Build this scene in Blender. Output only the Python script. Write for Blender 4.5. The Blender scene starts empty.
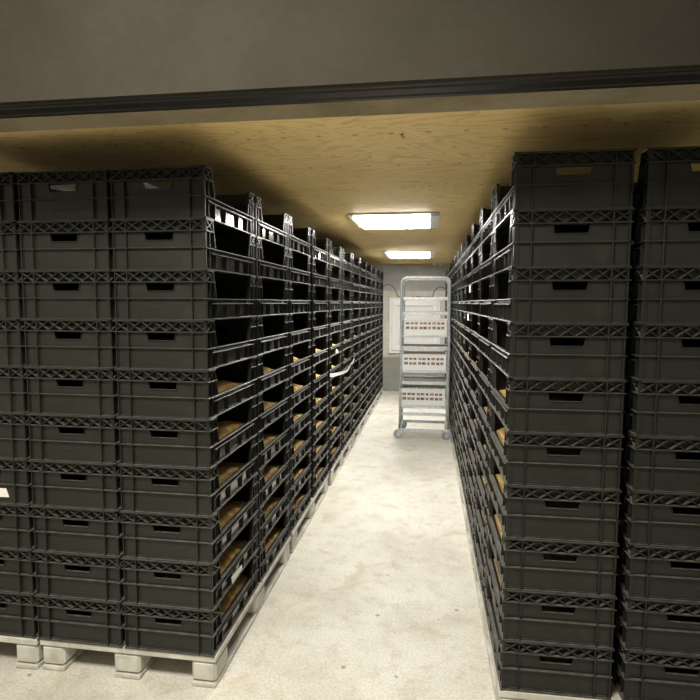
import bpy, bmesh, math, random
from mathutils import Vector, Matrix, noise

random.seed(7)
sc = bpy.context.scene
COL = sc.collection

# ------------------------------------------------------------------ materials
def mat(name, base, rough=.5, metal=0.0, ior=1.5, spec=.5):
    m = bpy.data.materials.new(name); m.use_nodes = True
    b = m.node_tree.nodes['Principled BSDF']
    b.inputs['Base Color'].default_value = (*base, 1)
    b.inputs['Roughness'].default_value = rough
    b.inputs['Metallic'].default_value = metal
    b.inputs['IOR'].default_value = ior
    b.inputs['Specular IOR Level'].default_value = spec
    return m, m.node_tree.nodes, m.node_tree.links, b

def nd(N, typ, **kw):
    n = N.new(typ)
    for k, v in kw.items():
        if k in ('operation', 'blend_type', 'data_type', 'wave_type', 'bands_direction', 'feature'):
            setattr(n, k, v)
        else:
            n.inputs[k.replace('_', ' ')].default_value = v
    return n

def coords(N, L, scale=(1, 1, 1), out='Object'):
    t = N.new('ShaderNodeTexCoord'); mp = N.new('ShaderNodeMapping')
    mp.inputs['Scale'].default_value = scale
    L.new(t.outputs[out], mp.inputs['Vector'])
    return mp.outputs['Vector']

def ramp(N, L, fac, stops):
    r = N.new('ShaderNodeValToRGB')
    el = r.color_ramp.elements
    while len(el) < len(stops): el.new(.5)
    for e, (p, c) in zip(el, stops):
        e.position = p; e.color = (*c, 1) if len(c) == 3 else c
    L.new(fac, r.inputs['Fac'])
    return r.outputs['Color']

def mix(N, L, fac, a, b, mode='MIX'):
    m = N.new('ShaderNodeMix'); m.data_type = 'RGBA'; m.blend_type = mode
    for s, v in ((m.inputs[0], fac), (m.inputs[6], a), (m.inputs[7], b)):
        if hasattr(v, 'links'): L.new(v, s)
        elif isinstance(v, (int, float)): s.default_value = v
        else: s.default_value = (*v, 1)
    return m.outputs[2]

def bump(N, L, b, height, strength, dist=.01):
    n = N.new('ShaderNodeBump'); n.inputs['Strength'].default_value = strength
    n.inputs['Distance'].default_value = dist
    L.new(height, n.inputs['Height']); L.new(n.outputs['Normal'], b.inputs['Normal'])

# black crate plastic
M_CRATE, N, L, b = mat('black_crate_plastic', (.02, .02, .016), .3, ior=1.5, spec=.36)
v = coords(N, L)
oi = N.new('ShaderNodeObjectInfo')
n1 = nd(N, 'ShaderNodeTexNoise', Scale=9.0, Detail=5.0, Roughness=.65); L.new(v, n1.inputs['Vector'])
c = ramp(N, L, n1.outputs['Fac'], [(.3, (.0112, .0119, .0090)), (.62, (.0160, .0167, .0127)), (.8, (.029, .0275, .021))])
n2 = nd(N, 'ShaderNodeTexNoise', Scale=160.0, Detail=2.0); L.new(v, n2.inputs['Vector'])
# upward faces of rims and ribs painted paler, imitating light from above
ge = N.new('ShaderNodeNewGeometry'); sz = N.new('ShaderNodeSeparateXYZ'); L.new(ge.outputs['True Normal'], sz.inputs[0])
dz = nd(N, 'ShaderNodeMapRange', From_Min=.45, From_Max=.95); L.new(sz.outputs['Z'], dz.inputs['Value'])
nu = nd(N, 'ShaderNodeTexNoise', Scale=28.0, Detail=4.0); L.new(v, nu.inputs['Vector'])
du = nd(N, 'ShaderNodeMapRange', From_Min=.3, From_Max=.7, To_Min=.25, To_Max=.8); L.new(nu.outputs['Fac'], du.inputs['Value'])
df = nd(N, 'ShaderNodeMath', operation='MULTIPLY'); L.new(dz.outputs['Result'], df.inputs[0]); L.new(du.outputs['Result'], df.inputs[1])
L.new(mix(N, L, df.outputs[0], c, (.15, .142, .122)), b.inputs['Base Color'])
r = nd(N, 'ShaderNodeMapRange', To_Min=.26, To_Max=.44); L.new(n1.outputs['Fac'], r.inputs['Value'])
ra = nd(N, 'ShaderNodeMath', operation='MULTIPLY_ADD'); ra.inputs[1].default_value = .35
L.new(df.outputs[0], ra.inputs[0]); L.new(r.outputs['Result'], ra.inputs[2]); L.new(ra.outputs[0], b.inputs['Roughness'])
bump(N, L, b, n2.outputs['Fac'], .12, .001)

M_LIP, *_ = mat('polished_black_plastic', (.03, .03, .028), .13, ior=1.95)
# brown litter
M_LITTER, N, L, b = mat('brown_litter', (.3, .19, .08), .95, spec=.2)
v = coords(N, L)
n1 = nd(N, 'ShaderNodeTexVoronoi', Scale=210.0); L.new(v, n1.inputs['Vector'])
n2 = nd(N, 'ShaderNodeTexNoise', Scale=30.0, Detail=6.0); L.new(v, n2.inputs['Vector'])
c1 = ramp(N, L, n2.outputs['Fac'], [(.3, (.36, .225, .08)), (.55, (.62, .42, .165)), (.75, (.78, .60, .31))])
c2 = mix(N, L, .3, c1, n1.outputs['Color'], 'SOFT_LIGHT')
L.new(c2, b.inputs['Base Color'])
bump(N, L, b, n1.outputs['Distance'], .5, .003)

M_TRAYLITTER, N, L, b = mat('dull_brown_litter', (.25, .17, .11), .95, spec=.2)
v = coords(N, L)
n2 = nd(N, 'ShaderNodeTexNoise', Scale=24.0, Detail=6.0); L.new(v, n2.inputs['Vector'])
L.new(ramp(N, L, n2.outputs['Fac'], [(.35, (.06, .05, .045)), (.5, (.30, .20, .13)), (.68, (.48, .36, .27))]), b.inputs['Base Color'])
# pallet plastic
M_PALLET, N, L, b = mat('pale_pallet_plastic', (.5, .48, .42), .5)
v = coords(N, L)
n1 = nd(N, 'ShaderNodeTexNoise', Scale=14.0, Detail=6.0); L.new(v, n1.inputs['Vector'])
L.new(ramp(N, L, n1.outputs['Fac'], [(.25, (.36, .34, .29)), (.6, (.58, .565, .51))]), b.inputs['Base Color'])

# concrete floor
M_FLOOR, N, L, b = mat('worn_concrete', (.5, .47, .4), .55)
v = coords(N, L)
n1 = nd(N, 'ShaderNodeTexNoise', Scale=1.6, Detail=8.0, Roughness=.62); L.new(v, n1.inputs['Vector'])
n2 = nd(N, 'ShaderNodeTexNoise', Scale=9.0, Detail=8.0, Roughness=.7); L.new(v, n2.inputs['Vector'])
n3 = nd(N, 'ShaderNodeTexNoise', Scale=90.0, Detail=4.0); L.new(v, n3.inputs['Vector'])
c = ramp(N, L, n1.outputs['Fac'], [(.3, (.52, .49, .42)), (.5, (.645, .625, .565)), (.7, (.715, .705, .66))])
c2 = ramp(N, L, n2.outputs['Fac'], [(.3, (.72, .66, .56)), (.5, (.98, .97, .95)), (.7, (1, 1, 1))])
c = mix(N, L, .75, c, c2, 'MULTIPLY')
c3 = ramp(N, L, n3.outputs['Fac'], [(.35, (.76, .745, .70)), (.6, (1, 1, 1))])
c = mix(N, L, .8, c, c3, 'MULTIPLY')
# rusty stains
n4 = nd(N, 'ShaderNodeTexNoise', Scale=3.1, Detail=3.0, Distortion=1.2); L.new(v, n4.inputs['Vector'])
f4 = ramp(N, L, n4.outputs['Fac'], [(.60, (0, 0, 0)), (.76, (.8, .8, .8))])
c = mix(N, L, f4, c, (.45, .34, .21))
# dark specks
vo = nd(N, 'ShaderNodeTexVoronoi', Scale=5.5); L.new(v, vo.inputs['Vector'])
fs = ramp(N, L, vo.outputs['Distance'], [(.045, (.8, .8, .8)), (.075, (0, 0, 0))])
c = mix(N, L, fs, c, (.19, .165, .13))
# hairline cracks
nw = nd(N, 'ShaderNodeTexNoise', Scale=2.5, Detail=6.0); L.new(v, nw.inputs['Vector'])
vc = nd(N, 'ShaderNodeTexVoronoi', feature='DISTANCE_TO_EDGE', Scale=.7)
vv = nd(N, 'ShaderNodeMix', data_type='RGBA'); vv.inputs[0].default_value = .28
L.new(v, vv.inputs[6]); L.new(nw.outputs['Color'], vv.inputs[7]); L.new(vv.outputs[2], vc.inputs['Vector'])
fc = ramp(N, L, vc.outputs['Distance'], [(.0012, (.2, .2, .2)), (.004, (0, 0, 0))])
c = mix(N, L, fc, c, (.36, .30, .21))
L.new(c, b.inputs['Base Color'])
bump(N, L, b, n2.outputs['Fac'], .25, .004)

# plywood ceiling
M_PLY, N, L, b = mat('plywood_sheets', (.6, .43, .2), .6, spec=.35)
tc = N.new('ShaderNodeTexCoord'); v = tc.outputs['Object']
mp = N.new('ShaderNodeMapping'); mp.inputs['Scale'].default_value = (1.0, 3.2, 1.0)
mp.inputs['Rotation'].default_value = (0, 0, math.radians(68))
L.new(v, mp.inputs['Vector'])
nz = nd(N, 'ShaderNodeTexNoise', Scale=1.15, Detail=3.0, Distortion=.7); L.new(mp.outputs['Vector'], nz.inputs['Vector'])
mul = nd(N, 'ShaderNodeMath', operation='MULTIPLY'); mul.inputs[1].default_value = 16.0
L.new(nz.outputs['Fac'], mul.inputs[0])
fr = nd(N, 'ShaderNodeMath', operation='FRACT'); L.new(mul.outputs[0], fr.inputs[0])
c = ramp(N, L, fr.outputs[0], [(0, (.97, .77, .37)), (.6, (.95, .74, .34)), (.9, (.80, .57, .23)), (1, (.95, .74, .34))])
nb = nd(N, 'ShaderNodeTexNoise', Scale=1.7, Detail=5.0); L.new(v, nb.inputs['Vector'])
cb = ramp(N, L, nb.outputs['Fac'], [(.3, (.90, .87, .82)), (.6, (1, 1, 1))])
c = mix(N, L, 1.0, c, cb, 'MULTIPLY')
# screw rows across the sheets
sx = N.new('ShaderNodeSeparateXYZ'); L.new(v, sx.inputs[0])
def cell(out, period, off):
    a = nd(N, 'ShaderNodeMath', operation='ADD'); a.inputs[1].default_value = off; L.new(out, a.inputs[0])
    m = nd(N, 'ShaderNodeMath', operation='PINGPONG'); m.inputs[1].default_value = period / 2; L.new(a.outputs[0], m.inputs[0])
    s = nd(N, 'ShaderNodeMath', operation='POWER'); s.inputs[1].default_value = 2; L.new(m.outputs[0], s.inputs[0])
    return s.outputs[0], m.outputs[0]
s1, _ = cell(sx.outputs['X'], .15, .02)
s2, py = cell(sx.outputs['Y'], .524, -2.85 + .524 * 10)
ad = nd(N, 'ShaderNodeMath', operation='ADD'); L.new(s1, ad.inputs[0]); L.new(s2, ad.inputs[1])
lt = nd(N, 'ShaderNodeMath', operation='LESS_THAN'); lt.inputs[1].default_value = .011 ** 2; L.new(ad.outputs[0], lt.inputs[0])
lf = nd(N, 'ShaderNodeMath', operation='MULTIPLY'); lf.inputs[1].default_value = .6; L.new(lt.outputs[0], lf.inputs[0])
c = mix(N, L, lf.outputs[0], c, (.30, .19, .08))
_, pj = cell(sx.outputs['Y'], 1.048, -2.85 + 1.048 * 10)
lj = nd(N, 'ShaderNodeMath', operation='LESS_THAN'); lj.inputs[1].default_value = .003; L.new(pj, lj.inputs[0])
lk = nd(N, 'ShaderNodeMath', operation='MULTIPLY'); lk.inputs[1].default_value = .45; L.new(lj.outputs[0], lk.inputs[0])
c = mix(N, L, lk.outputs[0], c, (.36, .24, .10))
L.new(c, b.inputs['Base Color'])

# grey rendered wall
def wall_mat(name, lo, hi, sc_=3.0, low=None):
    m, N, L, b = mat(name, hi, .85, spec=.25)
    v = coords(N, L)
    n1 = nd(N, 'ShaderNodeTexNoise', Scale=sc_, Detail=8.0, Roughness=.65); L.new(v, n1.inputs['Vector'])
    n2 = nd(N, 'ShaderNodeTexNoise', Scale=40.0, Detail=4.0); L.new(v, n2.inputs['Vector'])
    c = ramp(N, L, n1.outputs['Fac'], [(.3, lo), (.68, hi)])
    c = mix(N, L, .5, c, ramp(N, L, n2.outputs['Fac'], [(.3, (.8, .8, .8)), (.6, (1, 1, 1))]), 'MULTIPLY')
    if low:
        s3 = N.new('ShaderNodeSeparateXYZ'); L.new(v, s3.inputs[0])
        st = nd(N, 'ShaderNodeMapRange', From_Min=.60, From_Max=.63, To_Min=1.0, To_Max=0.0); L.new(s3.outputs['Z'], st.inputs['Value'])
        c = mix(N, L, st.outputs['Result'], c, mix(N, L, 1.0, c, low, 'MULTIPLY'))
    L.new(c, b.inputs['Base Color'])
    bump(N, L, b, n1.outputs['Fac'], .3, .01)
    return m
M_WALL = wall_mat('grey_render', (.36, .355, .34), (.48, .475, .465), low=(.66, .67, .60))
M_PLASTER = wall_mat('beige_plaster', (.50, .47, .39), (.66, .63, .56), 5.0)
M_LINTEL = wall_mat('weathered_lintel', (.20, .165, .10), (.33, .28, .19), 4.0)
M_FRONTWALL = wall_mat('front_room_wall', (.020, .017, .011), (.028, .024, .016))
M_REARWALL = wall_mat('front_room_pale_wall', (.66, .64, .58), (.76, .74, .69))
M_FRONTCEIL = wall_mat('front_room_ceiling', (.5, .49, .46), (.6, .59, .55))

M_SEAL, *_ = mat('black_rubber_seal', (.012, .011, .0105), .5)
M_WHITE, *_ = mat('white_window_plastic', (.78, .77, .74), .35)
M_PANE, *_ = mat('white_window_panel', (.70, .69, .66), .5)
M_STEEL, N, L, b = mat('galvanised_steel', (.62, .66, .68), .34, metal=.45)
v = coords(N, L)
n1 = nd(N, 'ShaderNodeTexNoise', Scale=25.0, Detail=3.0); L.new(v, n1.inputs['Vector'])
L.new(ramp(N, L, n1.outputs['Fac'], [(.3, (.55, .60, .64)), (.65, (.74, .78, .81))]), b.inputs['Base Color'])
M_TRAY, *_ = mat('white_tray_plastic', (.74, .74, .72), .4)
M_WHEEL, *_ = mat('grey_caster_rubber', (.36, .37, .38), .5)
M_HUB, *_ = mat('pale_caster_hub', (.62, .63, .64), .4)
M_PAPER, *_ = mat('white_paper', (.8, .78, .70), .7)
M_CABLE, *_ = mat('dark_grey_cable', (.10, .098, .09), .5)
M_WOOD, *_ = mat('pale_batten_wood', (.55, .36, .17), .65)
M_LAMPFRAME, *_ = mat('white_lamp_frame', (.72, .73, .74), .35)
def emit(name, col, s):
    m, N, L, b = mat(name, (.8, .8, .8), .4)
    b.inputs['Emission Color'].default_value = (*col, 1)
    b.inputs['Emission Strength'].default_value = s
    return m
M_DIFF = emit('lamp_diffuser', (1.0, .975, .91), 58.0)

# ------------------------------------------------------------------ mesh helpers
class MB:
    def __init__(s): s.v = []; s.f = []; s.smooth = set()
    def box(s, x0, x1, y0, y1, z0, z1, ch=0.0):
        if x0 > x1: x0, x1 = x1, x0
        if y0 > y1: y0, y1 = y1, y0
        if z0 > z1: z0, z1 = z1, z0
        if ch <= 0:
            i = len(s.v)
            s.v += [(x, y, z) for z in (z0, z1) for y in (y0, y1) for x in (x0, x1)]
            s.f += [tuple(i + k for k in q) for q in ((0, 2, 3, 1), (4, 5, 7, 6), (0, 1, 5, 4), (2, 6, 7, 3), (0, 4, 6, 2), (1, 3, 7, 5))]
            return
        ch = min(ch, (x1 - x0) * .3, (y1 - y0) * .3, (z1 - z0) * .3)
        bm = bmesh.new()
        g = bmesh.ops.create_cube(bm, size=1)
        for q in g['verts']:
            q.co = Vector((x0 + (q.co.x + .5) * (x1 - x0), y0 + (q.co.y + .5) * (y1 - y0), z0 + (q.co.z + .5) * (z1 - z0)))
        bmesh.ops.bevel(bm, geom=bm.edges[:], offset=ch, segments=1, affect='EDGES')
        s.take(bm)
    def take(s, bm, M=None):
        i = len(s.v); bm.verts.index_update()
        s.v += [tuple((M @ q.co) if M else q.co) for q in bm.verts]
        s.f += [tuple(i + q.index for q in f.verts) for f in bm.faces]
        bm.free()
    def prism(s, pts, fn, d0, d1):
        """2-D polygon pts (a, z), fn(a, z, d) -> xyz, extruded from depth d0 to d1"""
        i = len(s.v); n = len(pts)
        s.v += [fn(a, z, d0) for a, z in pts] + [fn(a, z, d1) for a, z in pts]
        s.f += [tuple(range(i, i + n)), tuple(range(i + 2 * n - 1, i + n - 1, -1))]
        s.f += [(i + k, i + (k + 1) % n, i + n + (k + 1) % n, i + n + k) for k in range(n)]
    def bar(s, a0, z0, a1, z1, w, fn, d0, d1):
        dx, dz = a1 - a0, z1 - z0; l = math.hypot(dx, dz); nx, nz = -dz / l * w / 2, dx / l * w / 2
        s.prism([(a0 + nx, z0 + nz), (a1 + nx, z1 + nz), (a1 - nx, z1 - nz), (a0 - nx, z0 - nz)], fn, d0, d1)
    def tube(s, pts, r, n=10, closed=False):
        P = [Vector(p) for p in pts]; i = len(s.v); m = len(P)
        up = None
        for k in range(m):
            if closed: t = P[(k + 1) % m] - P[k - 1]
            else: t = P[min(k + 1, m - 1)] - P[max(k - 1, 0)]
            t.normalize()
            if up is None:
                up = Vector((0, 0, 1)) if abs(t.z) < .9 else Vector((1, 0, 0))
            up = (up - t * up.dot(t)).normalized(); sd = t.cross(up)
            for j in range(n):
                a = 2 * math.pi * j / n
                s.v.append(tuple(P[k] + up * (math.cos(a) * r) + sd * (math.sin(a) * r)))
        for k in range(m if closed else m - 1):
            for j in range(n):
                q = (i + k * n + j, i + k * n + (j + 1) % n, i + ((k + 1) % m) * n + (j + 1) % n, i + ((k + 1) % m) * n + j)
                s.smooth.add(len(s.f)); s.f.append(q)
        if not closed:
            s.f.append(tuple(range(i + n - 1, i - 1, -1))); s.f.append(tuple(range(i + (m - 1) * n, i + m * n)))
    def cyl(s, c, axis, r, h, n=20, r2=None):
        c = Vector(c); a = Vector(axis).normalized(); r2 = r if r2 is None else r2
        u = a.orthogonal().normalized(); w = a.cross(u); i = len(s.v)
        for z, rr in ((-h / 2, r), (h / 2, r2)):
            for j in range(n):
                t = 2 * math.pi * j / n
                s.v.append(tuple(c + a * z + u * (math.cos(t) * rr) + w * (math.sin(t) * rr)))
        for j in range(n):
            s.smooth.add(len(s.f)); s.f.append((i + j, i + (j + 1) % n, i + n + (j + 1) % n, i + n + j))
        s.f.append(tuple(range(i + n - 1, i - 1, -1))); s.f.append(tuple(range(i + n, i + 2 * n)))
    def build(s, name, m, parent=None, loc=None):
        me = bpy.data.meshes.new(name)
        me.from_pydata(s.v, [], s.f)
        bm = bmesh.new(); bm.from_mesh(me)
        bmesh.ops.recalc_face_normals(bm, faces=bm.faces[:]); bm.to_mesh(me); bm.free()
        for k in s.smooth: me.polygons[k].use_smooth = True
        me.materials.append(m)
        o = bpy.data.objects.new(name, me); COL.objects.link(o)
        if parent: o.parent = parent
        if loc: o.location = loc
        return o

def tag(o, label=None, cat=None, group=None, kind=None):
    for k, q in (('label', label), ('category', cat), ('group', group), ('kind', kind)):
        if q: o[k] = q
    return o
def empty(name, loc=(0, 0, 0), rz=0):
    o = bpy.data.objects.new(name, None); COL.objects.link(o)
    o.location = loc; o.rotation_euler.z = rz; o.empty_display_size = .1
    return o
def kids(o): return [c for c in ALL if c.parent is o]
def tree(o):
    return (o, [tree(c) for c in bpy.data.objects if c.parent is o])
def copy_tree(t, parent=None):
    src, ch = t
    c = src.copy(); COL.objects.link(c); c.parent = parent
    for q in ch: copy_tree(q, c)
    return c

# ------------------------------------------------------------------ camera
F, YAW, PIT, ROL, CH = 556.79, .1437, .0846, -.0025, 1.5889
cam_d = bpy.data.cameras.new('camera'); cam = bpy.data.objects.new('camera', cam_d); COL.objects.link(cam)
cam_d.sensor_width = 36; cam_d.lens = F / 700 * 36; cam_d.clip_start = .02
cy, sy, cp, sp = math.cos(YAW), math.sin(YAW), math.cos(PIT), math.sin(PIT)
R = Vector((cy, sy, 0)); FW = Vector((-sy * cp, cy * cp, -sp)); U = R.cross(FW)
cr, sr = math.cos(ROL), math.sin(ROL)
XA = R * cr - U * sr; YA = R * sr + U * cr
Mx = Matrix.Identity(4)
for k in range(3): Mx[k][0], Mx[k][1], Mx[k][2] = XA[k], YA[k], -FW[k]
Mx.translation = (0, 0, CH); cam.matrix_world = Mx
sc.camera = cam

# ------------------------------------------------------------------ the setting
CEIL = 2.274; BACK = 9.97; WL, WR = -2.5, 2.0; FRONT = 1.875; FC = 3.0; FB = -3.0; FL, FRX = -3.4, 3.0
def struct(name, mb, m):
    return tag(mb.build(name, m), kind='structure')
q = MB(); q.box(FL - .2, FRX + .2, FB - .2, BACK + .3, -.1, 0); struct('floor', q, M_FLOOR)
q = MB(); q.box(WL - .2, WR + .2, FRONT, BACK + .3, CEIL, CEIL + .1); struct('ceiling', q, M_PLY)
q = MB(); q.box(WL - .2, WR + .2, BACK, BACK + .2, 0, CEIL); struct('wall_back', q, M_WALL)
q = MB(); q.box(WL - .2, WL, FRONT, BACK, 0, CEIL); struct('wall_left', q, M_WALL)
q = MB(); q.box(WR, WR + .2, FRONT, BACK, 0, CEIL); struct('wall_right', q, M_WALL)
# wide opening: lintel above, short returns each side
q = MB(); q.box(WL - .2, WR + .2, 1.735, FRONT, 2.2, 2.34, .004); struct('trim_1', q, M_LINTEL)
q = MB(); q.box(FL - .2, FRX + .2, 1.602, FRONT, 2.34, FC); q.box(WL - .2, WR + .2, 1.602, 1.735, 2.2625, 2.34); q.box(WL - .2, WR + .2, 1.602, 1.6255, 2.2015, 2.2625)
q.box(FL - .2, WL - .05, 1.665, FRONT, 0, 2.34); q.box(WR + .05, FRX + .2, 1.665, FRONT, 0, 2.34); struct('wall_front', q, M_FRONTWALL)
# black rubber seal with a stepped, grooved profile
q = MB()
pr = [(1.735, 2.2), (1.735, 2.262), (1.626, 2.262), (1.626, 2.203), (1.632, 2.2), (1.642, 2.2), (1.646, 2.209), (1.656, 2.209),
      (1.660, 2.2), (1.700, 2.199), (1.704, 2.209), (1.713, 2.209), (1.717, 2.2)]
q.prism(pr, lambda a, z, d: (d, a, z), WL - .2, WR + .2); struct('trim_2', q, M_SEAL)
# front room where the camera stands
q = MB(); q.box(FL - .2, FL, FB, 1.665, 0, FC); struct('wall_front_left', q, M_REARWALL)
q = MB(); q.box(FRX, FRX + .2, FB, 1.665, 0, FC); struct('wall_front_right', q, M_REARWALL)
q = MB(); q.box(FL - .2, FRX + .2, FB - .2, FB, 0, FC); struct('wall_rear', q, M_REARWALL)
q = MB(); q.box(FL - .2, FRX + .2, FB - .2, 1.665, FC, FC + .1); struct('ceiling_front', q, M_FRONTCEIL)

# plaster band round the window and the white window
q = MB(); q.box(-.90, -.733, BACK - .006, BACK + .01, .62, 1.676); q.box(.168, .36, BACK - .006, BACK + .01, .66, 1.676)
q.box(-.90, .36, BACK - .006, BACK + .01, 1.676, 1.80); q.box(-.733, .168, BACK - .006, BACK + .01, .64, .692)
struct('trim_3', q, M_PLASTER)
wx0, wx1, wz0, wz1 = -.733, .168, .692, 1.676
def frame(mb, x0, x1, z0, z1, w, y0, y1, ch=.004):
    mb.box(x0, x1, y0, y1, z1 - w, z1, ch); mb.box(x0, x1, y0, y1, z0, z0 + w, ch)
    mb.box(x0, x0 + w, y0, y1, z0 + w, z1 - w, ch); mb.box(x1 - w, x1, y0, y1, z0 + w, z1 - w, ch)
win = tag(empty('window_1', ((wx0 + wx1) / 2, BACK, wz0)), kind='structure')
def at_win(o):
    o.parent = win; o.matrix_parent_inverse = Matrix.Translation(-Vector(win.location)); return o
q = MB(); frame(q, wx0, wx1, wz0, wz1, .06, BACK - .05, BACK + .02); at_win(q.build('window_frame', M_WHITE))
q = MB(); frame(q, wx0 + .05, wx1 - .05, wz0 + .05, wz1 - .05, .085, BACK - .07, BACK - .02, .008); sash = at_win(q.build('sash', M_WHITE))
q = MB(); frame(q, wx0 + .13, wx1 - .13, wz0 + .13, wz1 - .13, .02, BACK - .06, BACK - .03, .004); at_win(q.build('glazing_bead', M_PANE))
q = MB(); q.box(wx0 + .12, wx1 - .12, BACK - .045, BACK - .03, wz0 + .12, wz1 - .12); at_win(q.build('pane', M_PANE))
q = MB(); q.box(-.692, -.668, BACK - .082, BACK - .07, 1.12, 1.19, .003); q.cyl((-.68, BACK - .095, 1.165), (0, 1, 0), .009, .03, 12)
q.box(-.689, -.671, BACK - .118, BACK - .104, 1.06, 1.18, .004); at_win(q.build('handle', M_HUB))
# batten under the ceiling at the back
q = MB(); q.box(-.50, .05, BACK - .05, BACK, CEIL - .04, CEIL, .003); struct('trim_4', q, M_WOOD)

def ray(u, v):
    a = (u - 350) / F; b_ = -(v - 350) / F
    return FW + XA * a + YA * b_
def on_y(u, v, Y):
    d = ray(u, v); return Vector((0, 0, CH)) + d * (Y / d.y)
def on_x(u, v, X):
    d = ray(u, v); return Vector((0, 0, CH)) + d * (X / d.x)

def smooth(pts, n=6):
    out = []
    P = [Vector(p) for p in pts]
    for k in range(len(P) - 1):
        p0, p1, p2, p3 = P[max(k - 1, 0)], P[k], P[k + 1], P[min(k + 2, len(P) - 1)]
        for j in range(n):
            t = j / n
            out.append(.5 * ((2 * p1) + (p2 - p0) * t + (2 * p0 - 5 * p1 + 4 * p2 - p3) * t * t + (3 * p1 - p0 - 3 * p2 + p3) * t ** 3))
    out.append(P[-1]); return out
def wire(pix, r, label):
    pts = smooth([on_y(u, v, BACK - .012) for u, v in pix])
    q = MB(); q.tube(pts, r, 8)
    tag(q.build('cable', M_CABLE), label, 'cable')
wire([(381.5, 304), (380.5, 297), (381.5, 290), (385, 285.5), (390, 285), (394, 288), (396.5, 293), (398.5, 296.5), (406, 297.2), (415, 297)], .007,
     'thin dark cable looping over the upper left of the white window')
wire([(415.5, 296.6), (427, 297), (432.5, 296.5), (434, 292), (437.5, 288.3), (442, 287.3), (446, 289)], .007,
     'thin dark cable arching over the upper right of the white window')
for k, (u, lab) in enumerate([(434, 'small white cable clip at the back of the ceiling, further from right crates'),
                              (440.5, 'small white cable clip at the back of the ceiling, nearer right crates')]):
    p = on_y(u, 264.5, BACK - .05)
    q = MB(); q.box(-.032, .032, -.02, .02, 0, .028, .006); q.cyl((0, -.021, .014), (0, 1, 0), .008, .004, 10)
    tag(q.build('cable_clip', M_WHITE, loc=(p.x, BACK - .08, CEIL - .028)), lab, 'clip', 'clips at the back of the ceiling')
# little hook in the plywood
q = MB(); q.cyl((0, 0, -.002), (0, 0, 1), .006, .004, 14)
q.tube(smooth([(0, 0, -.003), (0, 0, -.010), (.004, 0, -.015), (.009, 0, -.012), (.010, 0, -.007)]), .0018, 8)
tag(q.build('ceiling_hook', M_CABLE, loc=(-.127, 2.34, CEIL)), 'tiny dark hook screwed into the plywood ceiling near the lintel', 'hook')

# ------------------------------------------------------------------ ceiling lights
def ceiling_light(x0, x1, y0, y1, label):
    r = tag(empty('ceiling_light', ((x0 + x1) / 2, (y0 + y1) / 2, CEIL)), label, 'ceiling light', 'panel lights on the plywood ceiling')
    w, d = (x1 - x0) / 2, (y1 - y0) / 2
    q = MB()
    q.box(-w, w, -d, -d + .03, -.014, 0, .003); q.box(-w, w, d - .03, d, -.014, 0, .003)
    q.box(-w, -w + .04, -d + .03, d - .03, -.014, 0, .003)
    q.box(-w + .04, w - .075, -d + .03, d - .03, -.008, 0)
    q.build('frame', M_LAMPFRAME, r)
    q = MB(); q.box(w - .075, w, -d + .03, d - .03, -.026, 0, .004)
    q.box(w - .058, w - .02, -d + .10, d - .10, -.029, -.0262, .002); q.build('end_cap', M_LAMPFRAME, r)
    q = MB(); q.box(-w + .042, w - .077, -d + .032, d - .032, -.027, -.009, .008); q.build('diffuser', M_DIFF, r)
ceiling_light(-.645, .058, 4.32, 5.07, 'bright white panel light on the plywood ceiling, the nearer larger-looking one')
ceiling_light(-.64, .048, 7.5, 8.38, 'bright white panel light on the plywood ceiling, the farther one by the grey wall')

# ------------------------------------------------------------------ the crate
PITCH = .1967; H = PITCH - .0004; HW, HL = .2, .3; WP = .015
def end_fn(sg):
    return lambda a, z, d: (a, sg * (HL - WP + d), z)
def side_fn(a, z, d): return (HW - WP + d, a, z)
def ebox(mb, sg, a0, a1, z0, z1, d0, d1, ch=.0009):
    mb.box(a0, a1, sg * (HL - WP + d0), sg * (HL - WP + d1), z0, z1, ch)
def sbox(mb, a0, a1, z0, z1, d0, d1, ch=.0009):
    mb.box(HW - WP + d0, HW - WP + d1, a0, a1, z0, z1, ch)
def xcell(mb, a0, a1, z0, z1, fn, w=.0036, d0=-.004, d1=.0125):
    mb.bar(a0, z0, a1, z1, w, fn, d0, d1); mb.bar(a0, z1, a1, z0, w, fn, d0, d1 - .0012)
BZ = .1475                                     # underside of lattice band
def lattice(mb, cells, a0, a1, sg=None):
    fn = end_fn(sg) if sg else side_fn
    for c0, c1 in cells: xcell(mb, c0, c1, BZ + .004, H - .005, fn)
    bx = (lambda *a: ebox(mb, sg, *a)) if sg else (lambda *a: sbox(mb, *a))
    bx(a0, a1, H - .006, H, 0, WP); bx(a0, a1, BZ, BZ + .0045, 0, WP - .001)

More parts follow.
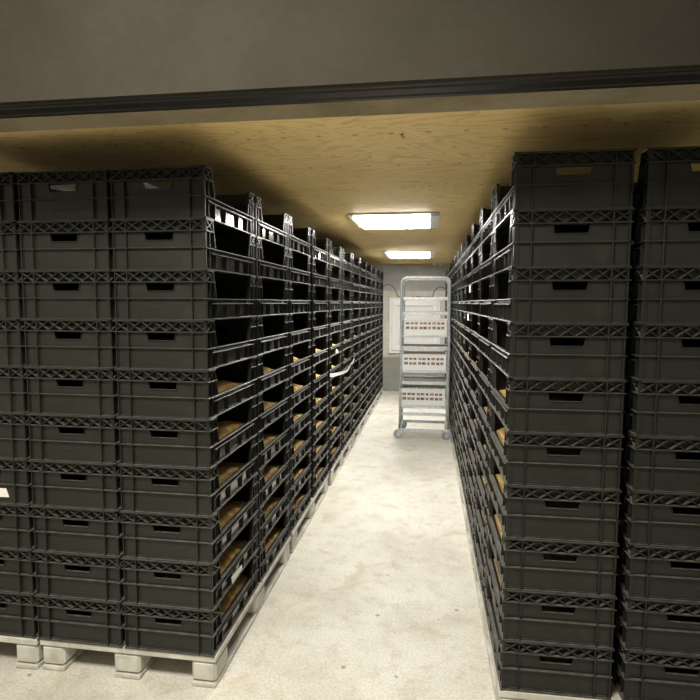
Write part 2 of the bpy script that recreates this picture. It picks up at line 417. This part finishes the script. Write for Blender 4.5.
def make_crate():
    r = empty('crate')
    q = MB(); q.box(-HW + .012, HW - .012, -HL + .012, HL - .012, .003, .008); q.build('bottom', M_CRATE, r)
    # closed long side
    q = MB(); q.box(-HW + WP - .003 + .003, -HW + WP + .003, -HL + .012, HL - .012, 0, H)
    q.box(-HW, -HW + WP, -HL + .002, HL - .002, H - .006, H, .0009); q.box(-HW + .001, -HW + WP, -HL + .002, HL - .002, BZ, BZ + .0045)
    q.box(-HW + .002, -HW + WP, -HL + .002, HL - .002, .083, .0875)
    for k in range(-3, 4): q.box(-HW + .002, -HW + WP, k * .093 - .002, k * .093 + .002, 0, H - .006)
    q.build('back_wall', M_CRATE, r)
    # short ends with handle slot
    for sg in (-1, 1):
        fn = end_fn(sg); q = MB(); A = .1875
        t, bt, s0, s1 = .062, .056, .1165, BZ
        q.prism([(-A, 0), (A, 0), (A, s0), (-A, s0)], fn, -.003, 0)
        q.prism([(-A, s1), (A, s1), (A, H), (-A, H)], fn, -.013, -.010)
        ebox(q, sg, -A, A, BZ - .0015, BZ + .001, -.013, 0, 0)
        q.prism([(-A, s0), (-bt, s0), (-t, s1), (-A, s1)], fn, -.003, 0)
        q.prism([(A, s0), (bt, s0), (t, s1), (A, s1)], fn, -.003, 0)
        # raised slot rim
        q.bar(-bt - .002, s0 - .0012, bt + .002, s0 - .0012, .0028, fn, -.006, .004)
        q.bar(-bt - .001, s0, -t - .001, s1, .0026, fn, -.006, .004); q.bar(bt + .001, s0, t + .001, s1, .0026, fn, -.006, .004)
        ebox(q, sg, -.199, .199, .083, .0875, 0, WP - .002)
        ebox(q, sg, -.197, .197, 0, .004, 0, WP - .003)
        for a in (-.135, .135): ebox(q, sg, a - .002, a + .002, .004, BZ, 0, WP - .001); ebox(q, sg, a - .0022, a + .0022, BZ + .0045, H - .006, 0, WP - .001)
        for a in (-.1895, .1895): ebox(q, sg, a - .0022, a + .0022, 0, H - .006, -.006, WP - .006)
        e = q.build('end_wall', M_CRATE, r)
        q = MB()
        w5 = .2656 / 5
        cells = [(-.193, -.1372), (.1372, .193)] + [(-.1328 + k * w5, -.1328 + (k + 1) * w5) for k in range(5)]
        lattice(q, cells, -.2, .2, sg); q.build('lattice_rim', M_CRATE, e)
        # faint moulded mark on the lower panel: worn strokes and a swoosh
        q = MB(); s_ = -sg
        def bar(a0, z0, a1, z1, w): q.bar(s_ * a0, z0, s_ * a1, z1, w, fn, 0, .0009)
        for k in range(5):
            a = -.045 + k * .0105
            bar(a, .040, a, .048, .0015)
            if k % 2: bar(a, .0475, a + .005, .0475, .0014)
            else: bar(a, .0405, a + .005, .0445, .0014)
        bar(.012, .046, .026, .041, .0022); bar(.026, .041, .044, .051, .0022); bar(.044, .051, .058, .052, .0016)
        bar(.018, .051, .034, .053, .0016)
        q.build('emblem', M_CRATE, e)
    # two aisle-side posts beside the cut-out
    TZ, LZ, ty, ly = H, .0815, .226, .197
    for sg in (-1, 1):
        fn = lambda a, z, d: side_fn(sg * a, z, d)
        q = MB(); q.prism([(.289, 0), (ly, 0), (ly, LZ), (ty, TZ), (.289, TZ)], fn, -.003, 0)
        q.bar(ty + .0015, TZ - .006, ly + .0015, LZ + .004, .0042, fn, -.003, WP - .003)
        q.bar(.252, .004, .252, BZ, .003, fn, 0, .009)
        q.bar(.2895, .0, .2895, TZ - .006, .0044, fn, -.006, WP - .006)
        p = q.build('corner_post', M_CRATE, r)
        q = MB(); a0, a1 = (.2245, .3) if sg > 0 else (-.3, -.2245)
        xcell(q, sg * .229, sg * .293, BZ + .004, H - .005, side_fn)
        sbox(q, a0, a1, H - .006, H, 0, WP); sbox(q, *( (.2145, .3) if sg > 0 else (-.3, -.2145)), BZ, BZ + .0045, 0, WP - .001)
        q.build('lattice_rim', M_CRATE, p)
    # low front lip below the cut-out
    q = MB()
    sbox(q, -.299, .299, LZ, LZ + .005, 0, WP, .0014);
    sbox(q, -.25, .25, .0635, .0678, .0005, WP, .0012)
    sbox(q, -.299, .299, 0, .0058, 0, WP, .0014)
    for a in (-.195, -.08, .075, .19):
        i = len(q.v)
        for y in (a - .0015, a + .0015):
            q.v += [(HW - WP, y, .0058), (HW - WP + .010, y, .0058), (HW - .001, y, .0635), (HW - WP, y, .0635)]
        q.f += [(i, i + 1, i + 2, i + 3), (i + 4, i + 7, i + 6, i + 5)] + [(i + k, i + (k + 1) % 4, i + 4 + (k + 1) % 4, i + 4 + k) for k in range(4)]
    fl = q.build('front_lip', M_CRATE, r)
    q = MB(); q.prism([(-ly, 0), (ly, 0), (ly, LZ - .003), (-ly, LZ - .003)], side_fn, -.003, 0); sbox(q, -ly, ly, LZ - .003, LZ + .0015, -.0105, -.0002, .0012); q.build('lip_panel', M_LIP, fl)
    return r

def make_heap(seed):
    q = MB(); nx, ny = 13, 21
    rnd = random.Random(seed); hx = rnd.uniform(.066, .078); mz = rnd.uniform(.050, .062); my = rnd.uniform(-.1, .1); ox, oy = rnd.uniform(-9, 9), rnd.uniform(-9, 9)
    for j in range(ny):
        for i in range(nx):
            x = -.180 + .352 * i / (nx - 1); y = -.278 + .556 * j / (ny - 1)
            e = min((x + .180) / .06, (.278 - abs(y)) / .05, 1)
            z = (hx - .012) * (.72 + .28 * e) + mz * math.exp(-((x - .105) / .085) ** 2 - ((y - my) / .2) ** 2) + .011 * noise.noise(Vector((x * 9 + ox, y * 9 + oy, 1))) + .004 * noise.noise(Vector((x * 40 + ox, y * 40, 4)))
            z = max(.02, z)
            z = min(z, .098 + .08 * (.17 - x))
            q.v.append((x, y, z))
    for j in range(ny - 1):
        for i in range(nx - 1):
            k = j * nx + i; q.smooth.add(len(q.f)); q.f.append((k, k + 1, k + nx + 1, k + nx))
    ring = [i for i in range(nx)] + [j * nx + nx - 1 for j in range(1, ny)] + [(ny - 1) * nx + i for i in range(nx - 2, -1, -1)] + [j * nx for j in range(ny - 2, 0, -1)]
    n0 = len(q.v)
    for k in ring: x, y, z = q.v[k]; q.v.append((x, y, .0082))
    m = len(ring)
    for k in range(m): q.f.append((ring[k], ring[(k + 1) % m], n0 + (k + 1) % m, n0 + k))
    q.f.append(tuple(n0 + k for k in range(m)))
    return q.build('litter_heap', M_LITTER)

ORD = ['first', 'second', 'third', 'fourth', 'fifth', 'sixth', 'seventh', 'eighth', 'ninth', 'tenth', 'eleventh', 'twelfth']
def level(k): return 'topmost' if k == 0 else ('lowest' if k == 9 else ORD[k] + ' from top')
PT = .1415
proto = make_crate(); PROTO = tree(proto)
heaps = [make_heap(s) for s in range(5)]
first_c = [True]; hcount = [0]
def next_crate():
    if first_c[0]: first_c[0] = False; return proto
    return copy_tree(PROTO)
def next_heap():
    i = hcount[0]; hcount[0] += 1
    if i < len(heaps): return heaps[i]
    h = heaps[random.randrange(len(heaps))].copy(); COL.objects.link(h); return h

class Row:
    def __init__(s, X, Y, al, side): s.X, s.Y, s.al, s.side = X, Y, al, side
    def at(s, dx, dy):    # dx away from the aisle, dy into depth
        dx = dx * s.side
        return (s.X + dx * math.cos(s.al) - dy * math.sin(s.al), s.Y + dx * math.sin(s.al) + dy * math.cos(s.al))
LEFT = Row(-.856, 2.0594, -.0068, -1); RIGHT = Row(.2779, 2.0325, .0067, 1)
LS = [0, .622, 1.237, 1.90, 2.565, 3.235, 3.875, 4.49, 5.10, 5.706, 6.312, 6.918]      # where each stack of the left row begins
RS = [0, .611, 1.222, 1.84, 2.452, 3.066, 3.69, 4.30, 4.912, 5.53, 6.14, 6.75]

def stack(row, dx, dy, where, group, litter_from, lname):
    side = row.side
    for k in range(10):
        jx, jy, jr = random.uniform(-.0018, .0018), random.uniform(-.0015, .0015), random.uniform(-.002, .002)
        if dx > 0: jx *= .5
        x, y = row.at(HW + dx + jx, dy + HL + jy)
        z = PT + (9 - k) * PITCH
        rz = row.al + jr + (math.pi if side > 0 else 0)
        c = next_crate(); c.location = (x, y, z); c.rotation_euler = (0, 0, rz)
        full = k >= litter_from
        tag(c, ('black crate of brown litter, ' if full else 'black plastic crate, ') + level(k) + ' in ' + where, 'crate', group)
        if full:
            h = next_heap(); h.location = (x, y, z); h.rotation_euler = (0, 0, rz)
            tag(h, 'brown litter in the ' + ('lowest' if k == 9 else ORD[k] + ' crate from top,') + ' ' + lname, 'litter', 'litter in the crates ' + ('left' if side < 0 else 'right') + ' of the aisle', 'stuff')
for i, s in enumerate(LS):
    w = 'the corner stack left of the aisle' if i == 0 else ORD[i] + ' stack back along the left row'
    stack(LEFT, 0, s, w, 'crates stacked left of the aisle', 4, 'corner stack left of aisle' if i == 0 else ORD[i] + ' stack of left row')
stack(LEFT, .405, 0, 'the second front stack left of the aisle', 'crates stacked left of the aisle', 99, '')
stack(LEFT, .810, 0, 'the front stack cut by the left photo edge', 'crates stacked left of the aisle', 99, '')
for i, s in enumerate(RS):
    w = 'the corner stack right of the aisle' if i == 0 else ORD[i] + ' stack back along the right row'
    stack(RIGHT, 0, s, w, 'crates stacked right of the aisle', 4, 'corner stack right of aisle' if i == 0 else ORD[i] + ' stack of right row')
stack(RIGHT, .434, 0, 'the front stack cut by the right photo edge', 'crates stacked right of the aisle', 99, '')

# ------------------------------------------------------------------ pallets
PL, PW = 1.206, .80
def make_pallet(ln, name='pallet'):
    r = empty(name)
    q = MB(); q.box(-PW / 2, PW / 2, 0, ln, PT - .030, PT - .0006, .004)
    q.build('deck', M_PALLET, r)
    xs = [(-PW / 2 + .004, -PW / 2 + .11), (-.06, .06), (PW / 2 - .11, PW / 2 - .004)]
    ys = [(.004, .15), (ln / 2 - .085, ln / 2 + .085), (ln - .15, ln - .004)]
    for x0, x1 in xs:
        for y0, y1 in ys:
            q = MB(); q.box(x0, x1, y0, y1, .022, PT - .030, .012); q.build('block', M_PALLET, r)
        q = MB(); q.box(x0, x1, .002, ln - .002, 0, .022, .005); q.build('runner', M_PALLET, r)
    return r
pp = make_pallet(PL); PP = tree(pp); pfirst = [True]
def pallet(row, dx, dy, label):
    if pfirst[0]: pfirst[0] = False; o = pp
    else: o = copy_tree(PP)
    x, y = row.at(dx + PW / 2, dy); o.location = (x, y, 0); o.rotation_euler = (0, 0, row.al)
    tag(o, label, 'pallet', 'plastic pallets under the crates')
PAIR = ['first and second', 'third and fourth', 'fifth and sixth', 'seventh and eighth', 'ninth and tenth', 'eleventh and twelfth']
for k in range(6):
    yl = (LS[2 * k] + LS[2 * k + 1] + .6) / 2 - PL / 2
    pallet(LEFT, -.004, yl, 'pale plastic pallet under the %s stacks of the left row' % PAIR[k])
    yr = (RS[2 * k] + RS[2 * k + 1] + .6) / 2 - PL / 2
    pallet(RIGHT, -.003, yr, 'pale plastic pallet under the %s stacks of the right row' % PAIR[k])
pallet(LEFT, .804, 0, 'pale plastic pallet under the stack cut by the left photo edge')
pallet(RIGHT, .802, 0, 'pale plastic pallet under the stack cut by the right photo edge')

# ------------------------------------------------------------------ trolley
TX, TY = -.064, 6.49
tr = tag(empty('trolley', (TX, TY, 0)), 'tall galvanised tray trolley with arched top standing at the end of the aisle', 'trolley')
TW, TD = .272, .49
def arch(y):
    pts = [(-TW - .008, y, .115), (-TW, y, 1.82)]
    for k in range(1, 7):
        a = math.pi - k * math.pi / 12; pts.append((-TW + .06 + .06 * math.cos(a), y, 1.82 + .06 * math.sin(a)))
    pts += [(-x, yy, z) for x, yy, z in reversed(pts)]
    return pts
for y in (0, TD):
    q = MB(); q.tube(arch(y), .0155, 12); q.build('arch_frame', M_STEEL, tr)
for z in (1.64, 1.47, 1.065, .658, .29, .10):
    for y in (0, TD):
        q = MB(); q.box(-TW + .014, TW - .014, y - .007, y + .007, z - .018, z + .018, .003); q.build('cross_rail', M_STEEL, tr)
for z in (1.64, 1.21, .795, .375, .10):
    for x in (-TW, TW):
        q = MB(); q.box(x - .008, x + .008, .013, TD - .013, z - .011, z + .011, .003); q.build('side_rail', M_STEEL, tr)
for z in (1.207, .792, .372):
    q = MB(); q.box(-TW + .012, TW - .012, -.004, .012, z - .014, z + .012, .002); q.box(-TW + .012, TW - .012, TD - .012, TD + .004, z - .014, z + .012, .002)
    for k in range(9): q.box(-.24 + k * .06 - .003, -.24 + k * .06 + .003, .012, TD - .012, z - .004, z + .002)
    q.build('shelf', M_STEEL, tr)
def caster(x, y, ang):
    o = MB(); o.cyl((0, 0, .108), (0, 0, 1), .022, .014, 16)
    ca, sa = math.cos(ang), math.sin(ang)
    f = MB()
    f.cyl((0, 0, .108), (0, 0, 1), .024, .016, 16)
    for s in (-.018, .018):
        f.box(-.02, .035, s - .0025, s + .0025, .045, .10, .001)
    f.box(-.022, .03, -.02, .02, .096, .102)
    c = f.build('caster', M_STEEL, tr); c.location = (x, y, 0); c.rotation_euler.z = ang
    w = MB(); w.cyl((.02, 0, .05), (0, 1, 0), .05, .03, 24); w.build('wheel', M_WHEEL, c)
    h = MB(); h.cyl((.02, 0, .05), (0, 1, 0), .026, .034, 18); h.cyl((.02, 0, .05), (0, 1, 0), .008, .046, 12); h.build('hub', M_HUB, c)
caster(-TW - .008, 0, math.radians(200)); caster(TW + .008, 0, math.radians(205))
caster(-TW - .008, TD, math.radians(40)); caster(TW + .008, TD, math.radians(100))

def perforated(mb, a0, a1, z0, z1, fn, holes_x, rows, d0, d1):
    """wall strip with rectangular holes, built from the strips that are left"""
    zs = [z0]
    for r0, r1 in rows: zs += [r0, r1]
    zs.append(z1)
    for k in range(len(zs) - 1):
        if k % 2 == 0: mb.prism([(a0, zs[k]), (a1, zs[k]), (a1, zs[k + 1]), (a0, zs[k + 1])], fn, d0, d1)
        else:
            x = a0
            for h0, h1 in holes_x + [(a1, a1)]:
                if h0 > x: mb.prism([(x, zs[k]), (h0, zs[k]), (h0, zs[k + 1]), (x, zs[k + 1])], fn, d0, d1)
                x = h1
def tray(xc, z, w, hgt, label, lab2, seed):
    r = tag(empty('tray', (xc, TY + .245, z)), label, 'tray', 'white trays on the trolley')
    hw, hd = w / 2, .222
    def holes(half, n):
        p = 2 * (half - .02) / n
        return [(-half + .02 + k * p + p * (.08 + .12 * (k % 2)), -half + .02 + (k + 1) * p - p * (.08 + .12 * ((k + 1) % 3 == 0))) for k in range(n)]
    rows = [(.064, .096), (.120, .148)]
    q = MB()
    for sg in (-1, 1):
        perforated(q, -hw, hw, 0, hgt, lambda a, zz, d: (a, sg * (hd + d), zz), holes(hw, 9), rows, -.004, 0)
        perforated(q, -hd, hd, 0, hgt, lambda a, zz, d: (sg * (hw + d), a, zz), holes(hd, 7), rows, -.004, 0)
        q.box(-hw - .008, hw + .008, sg * hd, sg * (hd + .008), hgt - .012, hgt, .003); q.box(sg * hw, sg * (hw + .008), -hd - .008, hd + .008, hgt - .012, hgt, .003)
        q.box(-hw, hw, sg * hd, sg * (hd + .004), .104, .112, .001)
    q.box(-hw + .003, hw - .003, -hd + .003, hd - .003, 0, .005)
    q.build('tray_body', M_TRAY, r)
    h = MB(); n = 13; rnd = random.Random(seed)
    for j in range(n):
        for i in range(n):
            x = -hw + .01 + (2 * hw - .02) * i / (n - 1); y = -hd + .01 + (2 * hd - .02) * j / (n - 1)
            h.v.append((x, y, .138 + .014 * noise.noise(Vector((x * 12 + seed * 3, y * 12, 2)))))
    for j in range(n - 1):
        for i in range(n - 1):
            k = j * n + i; h.smooth.add(len(h.f)); h.f.append((k, k + 1, k + n + 1, k + n))
    ring = [i for i in range(n)] + [j * n + n - 1 for j in range(1, n)] + [(n - 1) * n + i for i in range(n - 2, -1, -1)] + [j * n for j in range(n - 2, 0, -1)]
    n0 = len(h.v)
    for k in ring: x, y, zz = h.v[k]; h.v.append((x, y, .0056))
    m = len(ring)
    for k in range(m): h.f.append((ring[k], ring[(k + 1) % m], n0 + (k + 1) % m, n0 + k))
    h.f.append(tuple(n0 + k for k in range(m)))
    tag(h.build('tray_litter', M_TRAYLITTER, loc=(xc, TY + .245, z)), lab2, 'litter', 'litter in the white trays', 'stuff')
tray(TX + .002, 1.2195, .50, .178, 'white perforated plastic tray on the top shelf of the trolley', 'brown litter inside the uppermost white tray on the trolley', 1)
tray(TX - .006, .8045, .51, .19, 'white perforated plastic tray on the middle shelf of the trolley', 'brown litter inside the middle white tray on the trolley', 2)
tray(TX - .018, .388, .52, .20, 'white perforated plastic tray on the lowest shelf of the trolley', 'brown litter inside the lowest white tray on the trolley', 3)

# ------------------------------------------------------------------ small papers and strips
pix = [(330, 375.2), (334, 374.8), (340, 373.6), (345.5, 371.2), (349.5, 367.5), (352.3, 362.8), (354, 357.5)]
pts = smooth([on_x(u, v, -.830) for u, v in pix], 5)
q = MB(); i0 = len(q.v); m = len(pts)
for k, p in enumerate(pts):
    t = (pts[min(k + 1, m - 1)] - pts[max(k - 1, 0)]).normalized(); n_ = Vector((1, 0, 0)).cross(t).normalized()
    w = .017 - .007 * k / m
    for s in (-1, 1):
        for e in (-.0012, .0012): q.v.append(tuple(p + n_ * (s * w) + Vector((e + .006 * math.sin(k * .5), 0, 0))))
for k in range(m - 1):
    a = i0 + k * 4; b_ = a + 4
    q.f += [(a, a + 1, b_ + 1, b_), (a + 2, b_ + 2, b_ + 3, a + 3), (a, b_, b_ + 2, a + 2), (a + 1, a + 3, b_ + 3, b_ + 1)]
q.f += [(i0, i0 + 2, i0 + 3, i0 + 1), (i0 + 4 * m - 4, i0 + 4 * m - 3, i0 + 4 * m - 1, i0 + 4 * m - 2)]
tag(q.build('plastic_strip', M_WHITE), 'curved white plastic strip hanging from a crate midway along the left row', 'strip')

def slip(corners, th, axis, label, name='paper_label', cat='label'):
    q = MB(); P = [Vector(p) for p in corners]; d = Vector(axis) * th; i = len(q.v); n = len(P)
    q.v += [tuple(p) for p in P] + [tuple(p + d) for p in P]
    q.f += [tuple(range(i, i + n)), tuple(range(i + 2 * n - 1, i + n - 1, -1))] + [(i + k, i + (k + 1) % n, i + n + (k + 1) % n, i + n + k) for k in range(n)]
    tag(q.build(name, M_PAPER), label, cat)
yw = LEFT.Y + .006 + WP - .0008
slip([on_y(u, v, yw) for u, v in [(-10, 487.5), (6, 488.3), (9.2, 497.2), (-10, 496.6)]], .0008, (0, 1, 0), 'cream paper label with slanted end, on crate at left photo edge')
xl = LEFT.X + .0036
slip([on_x(u, v, xl) for u, v in [(231.5, 577.5), (242, 564.5), (242.3, 569), (232.5, 584)]], .0008, (-1, 0, 0), 'white paper label on the lip of a low crate, left corner stack')
slip([on_x(u, v, xl + .0145) for u, v in [(336, 348.5), (338.5, 350.8), (338.2, 352.8), (335.8, 353.2)]], .0008, (-1, 0, 0), 'tiny white paper scrap on crate lip above the curved strip', 'paper_scrap', 'paper')
def on_right(u, v):
    X = RIGHT.X
    for _ in range(25): p = on_x(u, v, X); X = RIGHT.X - .0067 * (p.y - RIGHT.Y) - .003
    return p
slip([on_right(u, v) for u, v in [(469.2, 285.5), (470.8, 285.2), (470.4, 292.5), (469.3, 292.8)]], .0008, (1, 0, 0), 'upper narrow white tag hanging on the right row of crates', 'paper_tag', 'tag')
slip([on_right(u, v) for u, v in [(467.2, 313.5), (468.8, 313.8), (468.6, 320.5), (467.4, 320.5)]], .0008, (1, 0, 0), 'lower narrow white tag hanging on the right row of crates', 'paper_tag', 'tag')

# ------------------------------------------------------------------ light
def area(name, loc, sx_, sy_, power, col):
    l = bpy.data.lights.new(name, 'AREA'); l.shape = 'RECTANGLE'; l.size = sx_; l.size_y = sy_; l.energy = power; l.color = col
    o = bpy.data.objects.new(name, l); COL.objects.link(o); o.location = loc; return o
area('front_room_lamp', (-.75, .40, FC - .03), .9, .6, 150, (1.0, .955, .85))
w = bpy.data.worlds.new('world'); sc.world = w; w.use_nodes = True
w.node_tree.nodes['Background'].inputs['Color'].default_value = (.05, .05, .05, 1)
w.node_tree.nodes['Background'].inputs['Strength'].default_value = .3

vs = sc.view_settings
vs.view_transform = 'Standard'; vs.look = 'None'; vs.gamma = 1; vs.use_curve_mapping = False; vs.exposure = 0
